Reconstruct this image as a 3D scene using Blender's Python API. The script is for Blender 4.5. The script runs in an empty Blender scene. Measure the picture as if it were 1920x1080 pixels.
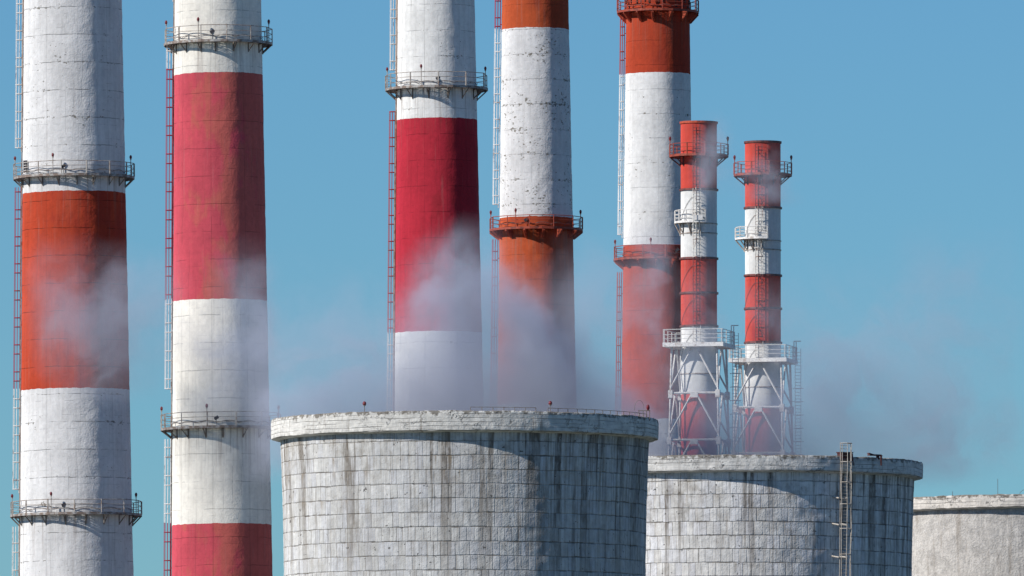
import bpy, bmesh, math, random
from mathutils import Vector, Matrix, noise as mnoise

SC = bpy.context.scene
COL = SC.collection
R = math.radians
PI = math.pi

# ------------------------------------------------------------------ camera
PITCH = R(3.6)
LENS = 400.0
F = LENS / 36.0 * 1920.0            # focal length in photo pixels
EYE = 2.0
cam_d = bpy.data.cameras.new("camera")
cam_d.lens = LENS
cam_d.sensor_width = 36.0
cam_d.clip_start = 1.0
cam_d.clip_end = 30000.0
cam = bpy.data.objects.new("camera", cam_d)
cam.location = (0, 0, EYE)
cam.rotation_euler = (R(90) + PITCH, 0, 0)
COL.objects.link(cam)
SC.camera = cam

# ------------------------------------------------------------------ light
SUN_EL = R(34.0)
SUN_AZ = R(27.0)                    # sun stands left of and behind the camera
to_sun = Vector((-math.cos(SUN_AZ) * math.cos(SUN_EL), -math.sin(SUN_AZ) * math.cos(SUN_EL), math.sin(SUN_EL)))
SUN_ROT = math.atan2(to_sun.x, to_sun.y)
sun_d = bpy.data.lights.new("sun", 'SUN')
sun_d.energy = 5.0
sun_d.angle = R(0.5)
sun_d.color = (1.0, 0.95, 0.88)
sun = bpy.data.objects.new("sun", sun_d)
sun.rotation_euler = to_sun.to_track_quat('Z', 'Y').to_euler()
sun.location = (-300, -100, 300)
COL.objects.link(sun)

world = bpy.data.worlds.new("World")
SC.world = world
world.use_nodes = True
wn = world.node_tree.nodes
wl = world.node_tree.links
bg = wn["Background"]
sky = wn.new("ShaderNodeTexSky")
sky.sky_type = 'NISHITA'
sky.sun_disc = False
sky.sun_elevation = SUN_EL
sky.sun_rotation = SUN_ROT
sky.altitude = 0.0
sky.air_density = 1.0
sky.dust_density = 0.0
sky.ozone_density = 2.0
tint = wn.new("ShaderNodeMix")
tint.data_type = 'RGBA'
tint.blend_type = 'MULTIPLY'
tint.inputs[0].default_value = 1.0
tint.inputs[7].default_value = (0.345, 0.66, 0.975, 1)
wl.new(sky.outputs[0], tint.inputs[6])
wl.new(tint.outputs[2], bg.inputs[0])
bg.inputs[1].default_value = 0.08

vs = SC.view_settings
vs.view_transform = 'Standard'
vs.look = 'None'
vs.exposure = 0.2
vs.gamma = 1.0
vs.use_curve_mapping = False
SC.cycles.use_denoising = True
SC.cycles.max_bounces = 6
SC.cycles.volume_bounces = 2
SC.cycles.volume_step_rate = 1.0
SC.cycles.volume_max_steps = 128

# ------------------------------------------------------------------ photo geometry
CP, SP = math.cos(PITCH), math.sin(PITCH)

def at(px, py, depth):
    """The point at world depth (y) that the photo shows at px, py."""
    u, v = (px - 960.0) / F, (540.0 - py) / F
    d = Vector((u, CP - SP * v, SP + CP * v))
    d *= depth / d.y
    return Vector((d.x, d.y, d.z + EYE))

def zat(py, depth):
    return at(960, py, depth).z

# ------------------------------------------------------------------ object helpers
def empty(name, loc, label, cat, group=None, roty=0.0):
    o = bpy.data.objects.new(name, None)
    o.empty_display_size = 2.0
    o.location = loc
    o.rotation_euler = (0, roty, 0)
    o["label"] = label
    o["category"] = cat
    if group:
        o["group"] = group
    COL.objects.link(o)
    return o

def mesh_obj(name, bm, mats, parent=None, smooth=False):
    me = bpy.data.meshes.new(name)
    bmesh.ops.recalc_face_normals(bm, faces=bm.faces[:])
    bm.to_mesh(me)
    bm.free()
    if not isinstance(mats, (list, tuple)):
        mats = [mats]
    for m in mats:
        me.materials.append(m)
    if smooth:
        for p in me.polygons:
            p.use_smooth = True
        me.set_sharp_from_angle(angle=R(38))
    o = bpy.data.objects.new(name, me)
    COL.objects.link(o)
    if parent is not None:
        o.parent = parent
    return o

def copy_obj(src, parent, loc=None, rotz=None):
    o = src.copy()
    COL.objects.link(o)
    o.parent = parent
    if loc is not None:
        o.location = loc
    if rotz is not None:
        o.rotation_euler = (0, 0, rotz)
    return o

def tube(bm, a, b, r, n=5, mi=0):
    a, b = Vector(a), Vector(b)
    d = b - a
    if d.length < 1e-6:
        return
    d.normalize()
    up = Vector((0, 0, 1)) if abs(d.z) < 0.9 else Vector((1, 0, 0))
    s = d.cross(up).normalized()
    t = s.cross(d)
    ra, rb = [], []
    for i in range(n):
        w = s * math.cos(2 * PI * i / n) * r + t * math.sin(2 * PI * i / n) * r
        ra.append(bm.verts.new(a + w))
        rb.append(bm.verts.new(b + w))
    for i in range(n):
        f = bm.faces.new((ra[i], ra[(i + 1) % n], rb[(i + 1) % n], rb[i]))
        f.material_index = mi
    bm.faces.new(ra).material_index = mi
    bm.faces.new(rb[::-1]).material_index = mi

def polytube(bm, pts, r, n=5, mi=0):
    for a, b in zip(pts[:-1], pts[1:]):
        tube(bm, a, b, r, n, mi)

def box(bm, c, sx, sy, sz, rot=None, mi=0):
    m = Matrix.Translation(Vector(c))
    if rot is not None:
        m = m @ rot
    ret = bmesh.ops.create_cube(bm, size=1.0, matrix=m @ Matrix.Diagonal((sx, sy, sz, 1)))
    for v in ret['verts']:
        for f in v.link_faces:
            f.material_index = mi

def ball(bm, c, rx, rz, mi=0, seg=8):
    ret = bmesh.ops.create_uvsphere(bm, u_segments=seg, v_segments=6, radius=1.0,
                                    matrix=Matrix.Translation(Vector(c)) @ Matrix.Diagonal((rx, rx, rz, 1)))
    for v in ret['verts']:
        for f in v.link_faces:
            f.material_index = mi

def lathe(bm, prof, nseg, jit=None, closed=False, a0=0.0, a1=2 * PI, mi=0):
    """Revolve (r, z) pairs; angle 0 faces the camera (-y), positive to the right."""
    full = abs(a1 - a0 - 2 * PI) < 1e-6
    na = nseg if full else nseg + 1
    rings = []
    for (r, z) in prof:
        ring = []
        for i in range(na):
            a = a0 + (a1 - a0) * i / nseg
            rr, zz = (r, z) if jit is None else jit(r, z, a)
            ring.append(bm.verts.new((rr * math.sin(a), -rr * math.cos(a), zz)))
        rings.append(ring)
    pairs = list(zip(rings[:-1], rings[1:]))
    if closed:
        pairs.append((rings[-1], rings[0]))
    for ra, rb in pairs:
        for i in range(nseg):
            j = (i + 1) % na
            bm.faces.new((ra[i], ra[j], rb[j], rb[i])).material_index = mi
    if closed and not full:
        bm.faces.new([q[0] for q in rings]).material_index = mi
        bm.faces.new([q[-1] for q in rings][::-1]).material_index = mi

def pol(r, a, z):
    return Vector((r * math.sin(a), -r * math.cos(a), z))

def sgn_noise(x, y, z):
    return mnoise.noise(Vector((x, y, z)))

# ------------------------------------------------------------------ node helper
class S:
    def __init__(s, g, k):
        s.g, s.k = g, k
    def __add__(s, o): return s.g.m('ADD', s, o)
    def __radd__(s, o): return s.g.m('ADD', o, s)
    def __sub__(s, o): return s.g.m('SUBTRACT', s, o)
    def __rsub__(s, o): return s.g.m('SUBTRACT', o, s)
    def __mul__(s, o): return s.g.m('MULTIPLY', s, o)
    def __rmul__(s, o): return s.g.m('MULTIPLY', o, s)
    def __truediv__(s, o): return s.g.m('DIVIDE', s, o)
    def gt(s, o): return s.g.m('GREATER_THAN', s, o)
    def lt(s, o): return s.g.m('LESS_THAN', s, o)
    def frac(s): return s.g.m('FRACT', s)
    def floor(s): return s.g.m('FLOOR', s)
    def abs(s): return s.g.m('ABSOLUTE', s)

class G:
    def __init__(g, tree):
        g.t = tree
    def node(g, kind, **kw):
        n = g.t.nodes.new(kind)
        for k, v in kw.items():
            setattr(n, k, v)
        return n
    def put(g, sock, v):
        if isinstance(v, S):
            g.t.links.new(v.k, sock)
        elif v is not None:
            if sock.type == 'RGBA' and isinstance(v, (tuple, list)) and len(v) == 3:
                v = (*v, 1.0)
            sock.default_value = v
    def m(g, op, a, b=None, c=None, clamp=False):
        n = g.node('ShaderNodeMath', operation=op, use_clamp=clamp)
        g.put(n.inputs[0], a)
        if b is not None: g.put(n.inputs[1], b)
        if c is not None: g.put(n.inputs[2], c)
        return S(g, n.outputs[0])
    def xyz(g, v):
        n = g.node('ShaderNodeSeparateXYZ')
        g.put(n.inputs[0], v)
        return [S(g, o) for o in n.outputs]
    def vec(g, x, y, z):
        n = g.node('ShaderNodeCombineXYZ')
        g.put(n.inputs[0], x); g.put(n.inputs[1], y); g.put(n.inputs[2], z)
        return S(g, n.outputs[0])
    def obj(g):
        return S(g, g.node('ShaderNodeTexCoord').outputs['Object'])
    def noise(g, v, scale=1.0, detail=2.0, rough=0.5, dist=0.0, col=False):
        n = g.node('ShaderNodeTexNoise')
        g.put(n.inputs['Vector'], v)
        n.inputs['Scale'].default_value = scale
        n.inputs['Detail'].default_value = detail
        n.inputs['Roughness'].default_value = rough
        n.inputs['Distortion'].default_value = dist
        return S(g, n.outputs[1 if col else 0])
    def white(g, v):
        n = g.node('ShaderNodeTexWhiteNoise', noise_dimensions='3D')
        g.put(n.inputs['Vector'], v)
        return S(g, n.outputs[0])
    def voro(g, v, scale, feature='DISTANCE_TO_EDGE', rnd=1.0):
        n = g.node('ShaderNodeTexVoronoi', feature=feature)
        g.put(n.inputs['Vector'], v)
        n.inputs['Scale'].default_value = scale
        n.inputs['Randomness'].default_value = rnd
        return S(g, n.outputs['Distance'])
    def smooth(g, v, lo, hi, a=0.0, b=1.0, lin=False):
        n = g.node('ShaderNodeMapRange', interpolation_type='LINEAR' if lin else 'SMOOTHSTEP')
        g.put(n.inputs[0], v)
        for i, q in zip((1, 2, 3, 4), (lo, hi, a, b)):
            g.put(n.inputs[i], q)
        return S(g, n.outputs[0])
    def mix(g, f, a, b, blend='MIX'):
        n = g.node('ShaderNodeMix', data_type='RGBA', blend_type=blend)
        g.put(n.inputs[0], f); g.put(n.inputs[6], a); g.put(n.inputs[7], b)
        return S(g, n.outputs[2])
    def scale_col(g, c, f):
        return g.mix(1.0, c, g.vec(f, f, f), 'MULTIPLY')
    def bump(g, h, strength, dist):
        n = g.node('ShaderNodeBump')
        n.inputs['Strength'].default_value = strength
        n.inputs['Distance'].default_value = dist
        g.put(n.inputs['Height'], h)
        return S(g, n.outputs[0])

def new_mat(name, rough=0.85, diffrough=0.0, metal=0.0, spec=0.3):
    m = bpy.data.materials.new(name)
    m.use_nodes = True
    b = m.node_tree.nodes['Principled BSDF']
    b.inputs['Roughness'].default_value = rough
    b.inputs['Metallic'].default_value = metal
    b.inputs['Specular IOR Level'].default_value = spec
    if 'Diffuse Roughness' in b.inputs:
        b.inputs['Diffuse Roughness'].default_value = diffrough
    return m, G(m.node_tree), b

def paint(name, col, rust=0.25, rustcol=(0.13, 0.06, 0.035), rough=0.6):
    """Painted steel with worn, rusty patches."""
    m, g, b = new_mat(name, rough)
    p = g.obj()
    n = g.noise(p, 1.7, 4, 0.6)
    n2 = g.noise(p, 7.0, 2, 0.5)
    c = g.scale_col(col, g.smooth(n2, 0.3, 0.7, 0.8, 1.08))
    c = g.mix(g.smooth(n, 0.62 - rust * 0.3, 0.72 - rust * 0.2, 0, 0.85), c, rustcol)
    g.put(b.inputs['Base Color'], c)
    return m

WHITE_COOL = (0.78, 0.775, 0.775)
WHITE_WARM = (0.87, 0.84, 0.78)
WHITE_MID = (0.84, 0.84, 0.83)

def shaft_mat(name, bands, white, red, red2=None, patch=(0.5, 0.6, 0.35), R0=5.0, lift=2.75, joint=0.5, rough_b=1.0,
              chips=0.0, stain=0.3, seed=0.0, boards=0.35, zref=0.0, plats=()):
    """Painted concrete: bands = [(z from which on, 'w'/'r')], lowest first."""
    m, g, b = new_mat(name, 0.9, 0.9, spec=0.15)
    p = g.obj()
    x, y, z = g.xyz(p)
    u = g.m('ARCTAN2', x, y * -1.0) * R0
    ps = g.vec(x + seed, y + seed * 0.7, z)
    # band colours
    reds = red
    if red2 is not None:
        pv = g.vec(x + seed, y, z * 0.55)
        pm = g.noise(pv, patch[2], 5, 0.55, 0.6)
        pm2 = g.noise(g.vec(u * 1.2, seed, z * 0.16), 1.0, 3, 0.6)
        msk = g.smooth(pm * 0.7 + pm2 * 0.3 + g.smooth(u, -4.5, 3.5, -0.12, 0.12, lin=True), patch[0], patch[1])
        reds = g.mix(msk, red, red2)
    zb = z + (g.noise(ps, 1.3, 3) - 0.5) * 0.22
    cw = white
    first = True
    c = None
    for (zz, k) in bands:
        kc = cw if k == 'w' else reds
        if first:
            c = g.mix(0.0, kc, kc); first = False
            isw = g.m('ADD', 0.0, 1.0 if k == 'w' else 0.0)
        else:
            c = g.mix(zb.gt(zz), c, kc)
            up = zb.gt(zz)
            isw = isw * (1.0 - up) + up * (1.0 if k == 'w' else 0.0)
    # tone variation: clouds, streaks running down, faint board marks
    cloud = g.noise(ps, 0.28, 4, 0.55)
    mott = g.noise(ps, 2.2, 4, 0.6)
    streak = g.noise(g.vec(u * 1.6 + seed, 0.0, z * 0.09), 1.0, 4, 0.6)
    f = g.smooth(cloud, 0.3, 0.7, 0.90, 1.05, lin=True) * g.smooth(mott, 0.28, 0.72, 0.90, 1.05, lin=True)
    f = f * g.smooth(streak, 0.28, 0.62, 1.0 - 0.28 * stain, 1.0)
    # horizontal lift joints, broken and wavering
    wob = (g.noise(g.vec(u * 0.7, seed, z * 0.3), 1.0, 3) - 0.5) * 0.22
    zl = ((z - zref + wob) / lift).frac()
    dj = (zl - 0.5).abs()
    present = g.smooth(g.noise(g.vec(u * 0.5, seed + 3.0, z * 0.35), 1.0, 3, 0.6), 0.40, 0.56)
    line = g.smooth(dj, 0.018, 0.004) * present
    # half-lift marks, fainter
    zl2 = ((z - zref + wob * 0.7) / (lift * 0.5)).frac()
    line2 = g.smooth((zl2 - 0.5).abs(), 0.03, 0.005) * g.smooth(g.noise(g.vec(u * 0.9, seed + 8.0, z * 0.5), 1.0, 3, 0.6), 0.5, 0.62)
    # vertical board lines
    ub = (u / 0.92 + g.white(g.vec((z / lift).floor(), seed, 1.0)) * 0.3).frac()
    vline = g.smooth((ub - 0.5).abs(), 0.05, 0.01) * g.smooth(g.noise(g.vec(u * 0.8, seed + 5.0, z * 0.15), 1.0, 2), 0.45, 0.62)
    ubw = (u / 3.7 + seed).frac()
    vline2 = g.smooth((ubw - 0.5).abs(), 0.018, 0.004) * 0.7
    dark = line * joint + line2 * (joint * 0.35) + vline * boards * 0.45 + vline2 * boards * 0.5
    f = f * (1.0 - g.m('MINIMUM', dark, 0.8))
    c = g.scale_col(c, f)
    # dirt runs from the joints
    run = g.smooth(g.noise(g.vec(u * 2.6, seed + 1.5, z * 0.12), 1.0, 3, 0.6), 0.56, 0.74) * stain
    c = g.mix(run * 0.5, c, (0.34, 0.30, 0.27))
    for zp in plats:
        below = g.smooth(z, zp - 5.5, zp - 0.2, 0.0, 1.0, lin=True) * z.lt(zp)
        rn = g.smooth(g.noise(g.vec(u * 3.4, seed + zp, z * 0.10), 1.0, 3, 0.62), 0.50, 0.70)
        c = g.mix(rn * below * 0.55, c, (0.22, 0.155, 0.115))
    # flaked paint
    h = mott * 0.5 + g.noise(ps, 6.0, 3, 0.6) * 0.35 - line * 0.5 - line2 * 0.25 - vline * 0.12
    rub = g.noise(ps, 0.9, 3, 0.6)
    h = h + rub * 0.8
    if chips > 0:
        cl = g.noise(g.vec(x + seed, y, z * 1.1), 0.32, 3, 0.6)
        ch = g.noise(g.vec(x, y + seed, z * 1.6), 2.6, 3, 0.62)
        near = g.smooth(dj, 0.12, 0.0) * 0.085 - 0.02
        cm = g.smooth(ch + (cl - 0.5) * 0.5 + near, 0.715 - chips * 0.09, 0.745 - chips * 0.09) * isw
        c = g.mix(cm, c, g.mix(g.noise(ps, 3.0, 2), (0.13, 0.13, 0.12), (0.40, 0.36, 0.31)))
        h = h - cm * 0.5
    g.put(b.inputs['Base Color'], c)
    g.put(b.inputs['Normal'], g.bump(h, 0.29 * rough_b, 0.22))
    return m

def band_mat(name, bands, white, red, rust=0.3):
    """Painted steel striped by height (ladders)."""
    m, g, b = new_mat(name, 0.6)
    p = g.obj()
    x, y, z = g.xyz(p)
    zb = z + (g.noise(p, 0.6, 2) - 0.5) * 0.8
    c = None
    for (zz, k) in bands:
        kc = white if k == 'w' else red
        c = g.mix(0.0, kc, kc) if c is None else g.mix(zb.gt(zz), c, kc)
    n = g.noise(p, 1.2, 4, 0.6)
    c = g.mix(g.smooth(n, 0.62 - rust * 0.3, 0.74 - rust * 0.2, 0, 0.8), c, (0.20, 0.09, 0.06))
    g.put(b.inputs['Base Color'], c)
    return m

# shared painted metals
M_DECK = paint('deck_steel', (0.36, 0.35, 0.34), 0.75, (0.16, 0.11, 0.085))
M_RAIL = paint('rail_steel', (0.42, 0.39, 0.36), 0.65, (0.20, 0.14, 0.11))
M_BRACK = paint('bracket_steel', (0.22, 0.205, 0.19), 0.7, (0.14, 0.10, 0.08))
M_RDECK = paint('red_deck_steel', (0.30, 0.060, 0.035), 0.4, (0.10, 0.03, 0.025))
M_RRAIL = paint('red_rail_steel', (0.34, 0.065, 0.040), 0.4, (0.14, 0.05, 0.04))
M_RBRACK = paint('red_bracket_steel', (0.46, 0.085, 0.045), 0.3, (0.12, 0.03, 0.025))
M_WDECK = paint('white_deck_steel', (0.72, 0.71, 0.70), 0.3, (0.40, 0.34, 0.30))
M_WRAIL = paint('white_rail_steel', (0.60, 0.59, 0.57), 0.25, (0.42, 0.36, 0.31))
M_LATT = paint('lattice_steel', (0.60, 0.59, 0.58), 0.35, (0.34, 0.28, 0.24))
M_PIPE = paint('rusty_pipe', (0.36, 0.27, 0.22), 0.6, (0.20, 0.11, 0.07))
M_LAMP = paint('red_lamp_glass', (0.16, 0.018, 0.025), 0.05, (0.05, 0.01, 0.01), 0.3)
M_LAMPD = paint('dark_lamp_housing', (0.05, 0.045, 0.05), 0.1, (0.03, 0.02, 0.02), 0.4)
M_CABLE = paint('black_cable', (0.10, 0.09, 0.09), 0.2)
M_FLANGE = paint('flange_steel', (0.17, 0.055, 0.05), 0.5, (0.06, 0.035, 0.035))
M_OPEN = paint('dark_opening', (0.022, 0.010, 0.010), 0.1)

# ------------------------------------------------------------------ ground
def ground_mat():
    m, g, b = new_mat('ground_soil', 0.95)
    p = g.obj()
    n = g.noise(p, 0.02, 6, 0.6)
    n2 = g.noise(p, 0.6, 5, 0.6)
    c = g.mix(g.smooth(n, 0.4, 0.6), (0.060, 0.075, 0.035), (0.12, 0.105, 0.085))
    c = g.scale_col(c, g.smooth(n2, 0.3, 0.7, 0.75, 1.15))
    g.put(b.inputs['Base Color'], c)
    g.put(b.inputs['Normal'], g.bump(n2, 0.4, 0.3))
    return m

bm = bmesh.new()
bmesh.ops.create_grid(bm, x_segments=60, y_segments=60, size=9000)
gr = mesh_obj('ground', bm, ground_mat())
gr["kind"] = "structure"
gr["label"] = "flat grassy works ground around the towers and chimneys"
gr.location = (0, 3000, 0)

# ------------------------------------------------------------------ ladders
def ladder_bm(bm, cfun, theta, z0, z1, width=0.45, rung=0.3, cage=0.72, cage_from=0.0, hoops=None, rr=0.035, gapz=2.2,
              strips=5, stand=None, shell=None, cw=None, jag=0.0, rnd=None):
    """Rails and rungs at radius cfun(z), with a cage of hoops and straps standing outward."""
    o = Vector((math.sin(theta), -math.cos(theta), 0))
    t = Vector((math.cos(theta), math.sin(theta), 0))
    def P(z, a, d):
        return o * (cfun(z) + d) + t * a + Vector((0, 0, z))
    step = 6.0
    zs = [z0]
    while zs[-1] < z1 - 0.01:
        zs.append(min(z1, zs[-1] + step))
    for s in (-0.5, 0.5):
        polytube(bm, [P(z, s * width, 0) for z in zs], rr)
    z = z0 + 0.15
    while z < z1:
        tube(bm, P(z, -width / 2, 0), P(z, width / 2, 0), rr * 0.6, 4)
        z += rung
    # stays back to the wall
    if stand:
        z = z0 + 0.6
        while z < z1:
            for s in (-0.5, 0.5):
                tube(bm, P(z, s * width, 0), P(z, s * width, -stand), rr * 0.9, 4)
            z += 2.8
    if cage:
        cw = cw or width * 1.5
        hz = hoops if hoops else []
        if not hoops:
            z = z0 + gapz + 0.3
            k = 0
            while z < z1:
                hz.append(z)
                z += 0.95 if k % 2 == 0 else 1.85
                k += 1
        pts = []
        for i in range(strips + 2):
            q = PI * i / (strips + 1)
            pts.append((-math.cos(q) * cw / 2, math.sin(q) ** 1.15 * cage))
        pts[0] = (-width / 2, 0.0)
        pts[-1] = (width / 2, 0.0)
        for z in hz:
            polytube(bm, [P(z, a, d) for a, d in pts], rr * 1.3, 4)
        if hz:
            lo, hi = min(hz), max(max(hz), z1 - 0.05)
            zz = [lo]
            while zz[-1] < hi - 0.01:
                zz.append(min(hi, zz[-1] + (2.1 if jag else 6.0)))
            for a, d in pts[1:-1]:
                if jag:
                    polytube(bm, [P(q, a + rnd.uniform(-jag, jag), d + rnd.uniform(-jag, jag)) for q in zz], rr * 0.85, 4)
                else:
                    polytube(bm, [P(q, a, d) for q in zz], rr * 0.8, 4)

# ------------------------------------------------------------------ round platforms
def warning_light_bm(post, mat_i=1):
    bm = bmesh.new()
    tube(bm, (0, 0, 0), (0, 0, post), 0.045, 5, 0)
    tube(bm, (0, 0, post), (0, 0, post + 0.10), 0.09, 8, 0)
    ball(bm, (0, 0, post + 0.27), 0.135, 0.22, mat_i)
    return bm

def platform(root, rs, z, rout, mats, style='truss', rail_h=1.3, nposts=14, nbr=16, lights=(), rnd=None, brh=0.95,
             a0=0.0, a1=2 * PI, deck_t=0.16, flood=(), yaw=None, swag=True, rail_r=0.042):
    mdeck, mrail, mbr = mats
    rnd = rnd or random.Random(1)
    full = abs(a1 - a0 - 2 * PI) < 1e-6
    yaw = rnd.uniform(0, 0.4) if yaw is None else yaw
    b0, b1 = (a0 + yaw, a1 + yaw) if full else (a0, a1)
    # deck: a flat ring of straight segments with a ring beam below its edge
    bm = bmesh.new()
    ns = nposts * 2 if full else max(6, nposts)
    def ring(ra, rb, za, zb):
        lathe(bm, [(ra, za), (rb, za), (rb, zb), (ra, zb)], ns, None, True, b0, b1)
    ring(rs + 0.03, rs + 0.11, z, z - 0.10)
    ring(rout - 0.10, rout, z + 0.04, z - deck_t * 1.3)
    q = rs + 0.21
    while q < rout - 0.17:                      # open grating between the two ring beams
        ring(q, q + 0.055, z, z - 0.05)
        q += 0.135
    for i in range(ns * 2):
        a = b0 + (b1 - b0) * (i + 0.5) / (ns * 2)
        tube(bm, pol(rs + 0.1, a, z - 0.07), pol(rout - 0.09, a, z - 0.07), 0.03, 4)
    deck = mesh_obj('platform', bm, mdeck, root)
    # railing
    bm = bmesh.new()
    n = nposts
    angs = [b0 + (b1 - b0) * i / n for i in range(n + 1)]
    rp = rout - 0.05
    for i, a in enumerate(angs[:n] if full else angs):
        thick = 0.055 if rnd.random() < 0.65 else 0.085
        tube(bm, pol(rp, a, z), pol(rp, a, z + rail_h), thick, 5)
    for hh in (1.0, 0.64, 0.30):
        pts = [pol(rp, a, z + rail_h * hh + rnd.uniform(-0.03, 0.03)) for a in angs]
        if full:
            pts[-1] = pts[0]
        polytube(bm, pts, rail_r if hh == 1.0 else rail_r * 0.72, 5)
    if not full:
        for a in (angs[0], angs[-1]):
            for hh in (1.0, 0.64, 0.30):
                tube(bm, pol(rp, a, z + rail_h * hh), pol(rs + 0.05, a, z + rail_h * hh), rail_r, 4)
    mesh_obj('railing', bm, mrail, deck)
    # brackets, one mesh copied round the ring
    bm = bmesh.new()
    zt = z - deck_t
    if style == 'truss':
        tube(bm, (0, -(rs + 0.06), zt + 0.02), (0, -(rs + 0.06), zt - brh), 0.07, 4)
        tube(bm, (0, -(rout - 0.06), zt), (0, -(rs + 0.04), zt - brh * 0.92), 0.07, 4)
        tube(bm, (0, -(rout - 0.06), zt - 0.02), (0, -(rs + 0.04), zt - 0.02), 0.05, 4)
    else:
        w = 0.05
        prof = [(rout - 0.05, zt + 0.02), (rs - 0.02, zt + 0.02), (rs - 0.02, zt - brh), (rs + 0.12, zt - brh), (rout - 0.05, zt - 0.18)]
        va = [bm.verts.new((-w, -r, q)) for r, q in prof]
        vb = [bm.verts.new((w, -r, q)) for r, q in prof]
        bm.faces.new(va); bm.faces.new(vb[::-1])
        for i in range(len(prof)):
            j = (i + 1) % len(prof)
            bm.faces.new((va[i], vb[i], vb[j], va[j]))
        # stiffening flange along the slope
        p3, p4 = Vector((0, -prof[3][0], prof[3][1])), Vector((0, -prof[4][0], prof[4][1]))
        for s in (-1, 1):
            tube(bm, p3 + Vector((s * 0.09, 0, 0)), p4 + Vector((s * 0.09, 0, 0)), 0.05, 4)
    br = mesh_obj('bracket', bm, mbr, deck)
    brs = [b0 + (b1 - b0) * (i + 0.5) / nbr + rnd.uniform(-0.03, 0.03) for i in range(nbr)]
    for i, a in enumerate(brs):
        if i == 0:
            br.rotation_euler = (0, 0, a)
        else:
            copy_obj(br, deck, rotz=a)
    # sagging feeder cable clipped to the shaft just over the deck
    if swag:
        bm = bmesh.new()
        pts = []
        N = 96
        for i in range(N + 1):
            a = 2 * PI * i / N
            q = abs(math.sin(a * 7 + yaw))
            pts.append(pol(rs + 0.10, a, z + 0.30 + 0.28 * q ** 0.6))
        polytube(bm, pts, 0.028, 4)
        mesh_obj('cable', bm, M_CABLE, deck)
    first = None
    for a in lights:
        if first is None:
            first = mesh_obj('warning_light', warning_light_bm(rail_h + 0.30), [mrail, M_LAMP], deck)
            first.location = pol(rp, a, z)
        else:
            copy_obj(first, deck, pol(rp, a, z))
    for a in flood:
        bm = bmesh.new()
        tube(bm, (0, 0, 0), (0, 0, 0.62), 0.03, 4, 0)
        q = Matrix.Rotation(R(-32), 4, 'Y')
        box(bm, (0, 0, 0.78), 0.46, 0.26, 0.30, q, 1)
        f = mesh_obj('floodlight', bm, [mrail, M_LAMPD], deck)
        f.location = pol(rout - 0.25, a, z)
    return deck

# ------------------------------------------------------------------ concrete chimneys
CH = dict(
    c1=dict(c=(136.5, 143.5), hw=(92.0, 106.5), D=1175, top=168),
    c2=dict(c=(408.5, 416.5), hw=(81.5, 94.5), D=1127, top=165),
    c3=dict(c=(817.5, 825.0), hw=(72.5, 88.8), D=1223, top=172),
    c4=dict(c=(1003.5, 1008.0), hw=(62.5, 79.0), D=1246, top=150),
    c5=dict(c=(1233.5, 1234.0), hw=(59.5, 73.0), D=1271, top=117),
)

class Chim:
    def __init__(s, key, label, white_band_group):
        d = CH[key]
        s.D = D = d['D']
        pa, pb = at(d['c'][0], 0, D), at(d['c'][1], 1080, D)
        s.za, s.zb = pa.z, pb.z
        k = math.hypot(D, 45) / F
        s.ra, s.rb = d['hw'][0] * k, d['hw'][1] * k
        slope = (pa.x - pb.x) / (pa.z - pb.z)
        x0 = pb.x - slope * pb.z
        s.root = empty('chimney', (x0, D, 0), label, 'chimney', white_band_group, roty=math.atan(slope))
        s.top = d['top']
        s.k = k
    def r(s, z):
        return s.rb + (s.ra - s.rb) * (z - s.zb) / (s.za - s.zb)
    def zf(s, py):
        """Height of a photo row on the side of the shaft facing the camera."""
        z = zat(py, s.D)
        return zat(py, s.D - s.r(z))

    def ze(s, py):
        return zat(py, s.D)

    def shaft(s, mat, seed, amp=0.035):
        zs = [0.0, 10, 20, 30, 38]
        z = s.zb - 3.0
        while z < s.za + 3.0:
            zs.append(z)
            z += 0.30
        while z < s.top - 4:
            zs.append(z)
            z += 5.0
        zs.append(s.top)
        zs.sort()
        def jit(r, z, a):
            x, y = math.sin(a) * r, math.cos(a) * r
            q = amp * (sgn_noise(x * 0.55 + seed, y * 0.55, z * 0.55) + 0.6 * sgn_noise(x * 1.7 + seed, y * 1.7, z * 1.7))
            return r + q, z
        prof = [(s.r(z), z) for z in zs]
        prof += [(s.r(s.top) - 0.5, s.top), (s.r(s.top) - 0.5, s.top - 12)]
        bm = bmesh.new()
        lathe(bm, prof, 128, jit)
        return mesh_obj('shaft', bm, mat, s.root, smooth=True)

    def ladder(s, mat, ranges, theta=R(-86), seed=0, cage=0.62, off=0.16):
        for (y1, y0) in ranges:
            bm = bmesh.new()
            z0, z1 = s.ze(y0), s.ze(y1)
            ladder_bm(bm, lambda z: s.r(z) + off, theta, z0, z1, cage=cage, gapz=0.1, rr=0.034, strips=5, stand=off, width=0.5)
            mesh_obj('ladder', bm, mat, s.root)

    def conduit(s, theta=R(-80), mat=None, rad=0.06):
        bm = bmesh.new()
        zs = [0.5 + (s.top - 1.5) * i / 40 for i in range(41)]
        polytube(bm, [pol(s.r(z) + 0.09 + 0.03 * math.sin(z * 3.1), theta + 0.004 * math.sin(z * 1.3), z) for z in zs], rad, 5)
        mesh_obj('conduit', bm, mat or M_PIPE, s.root)

def alt(bands, lo_k, n_lo, hi_k, n_hi, step=21.0):
    """Carry the stripes on below and above the ones the photo shows."""
    out = list(bands)
    z, k = out[-1][0], out[-1][1]
    return out

GRP = "tall striped concrete chimneys"
LRED = (0.33, 0.030, 0.065)

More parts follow.
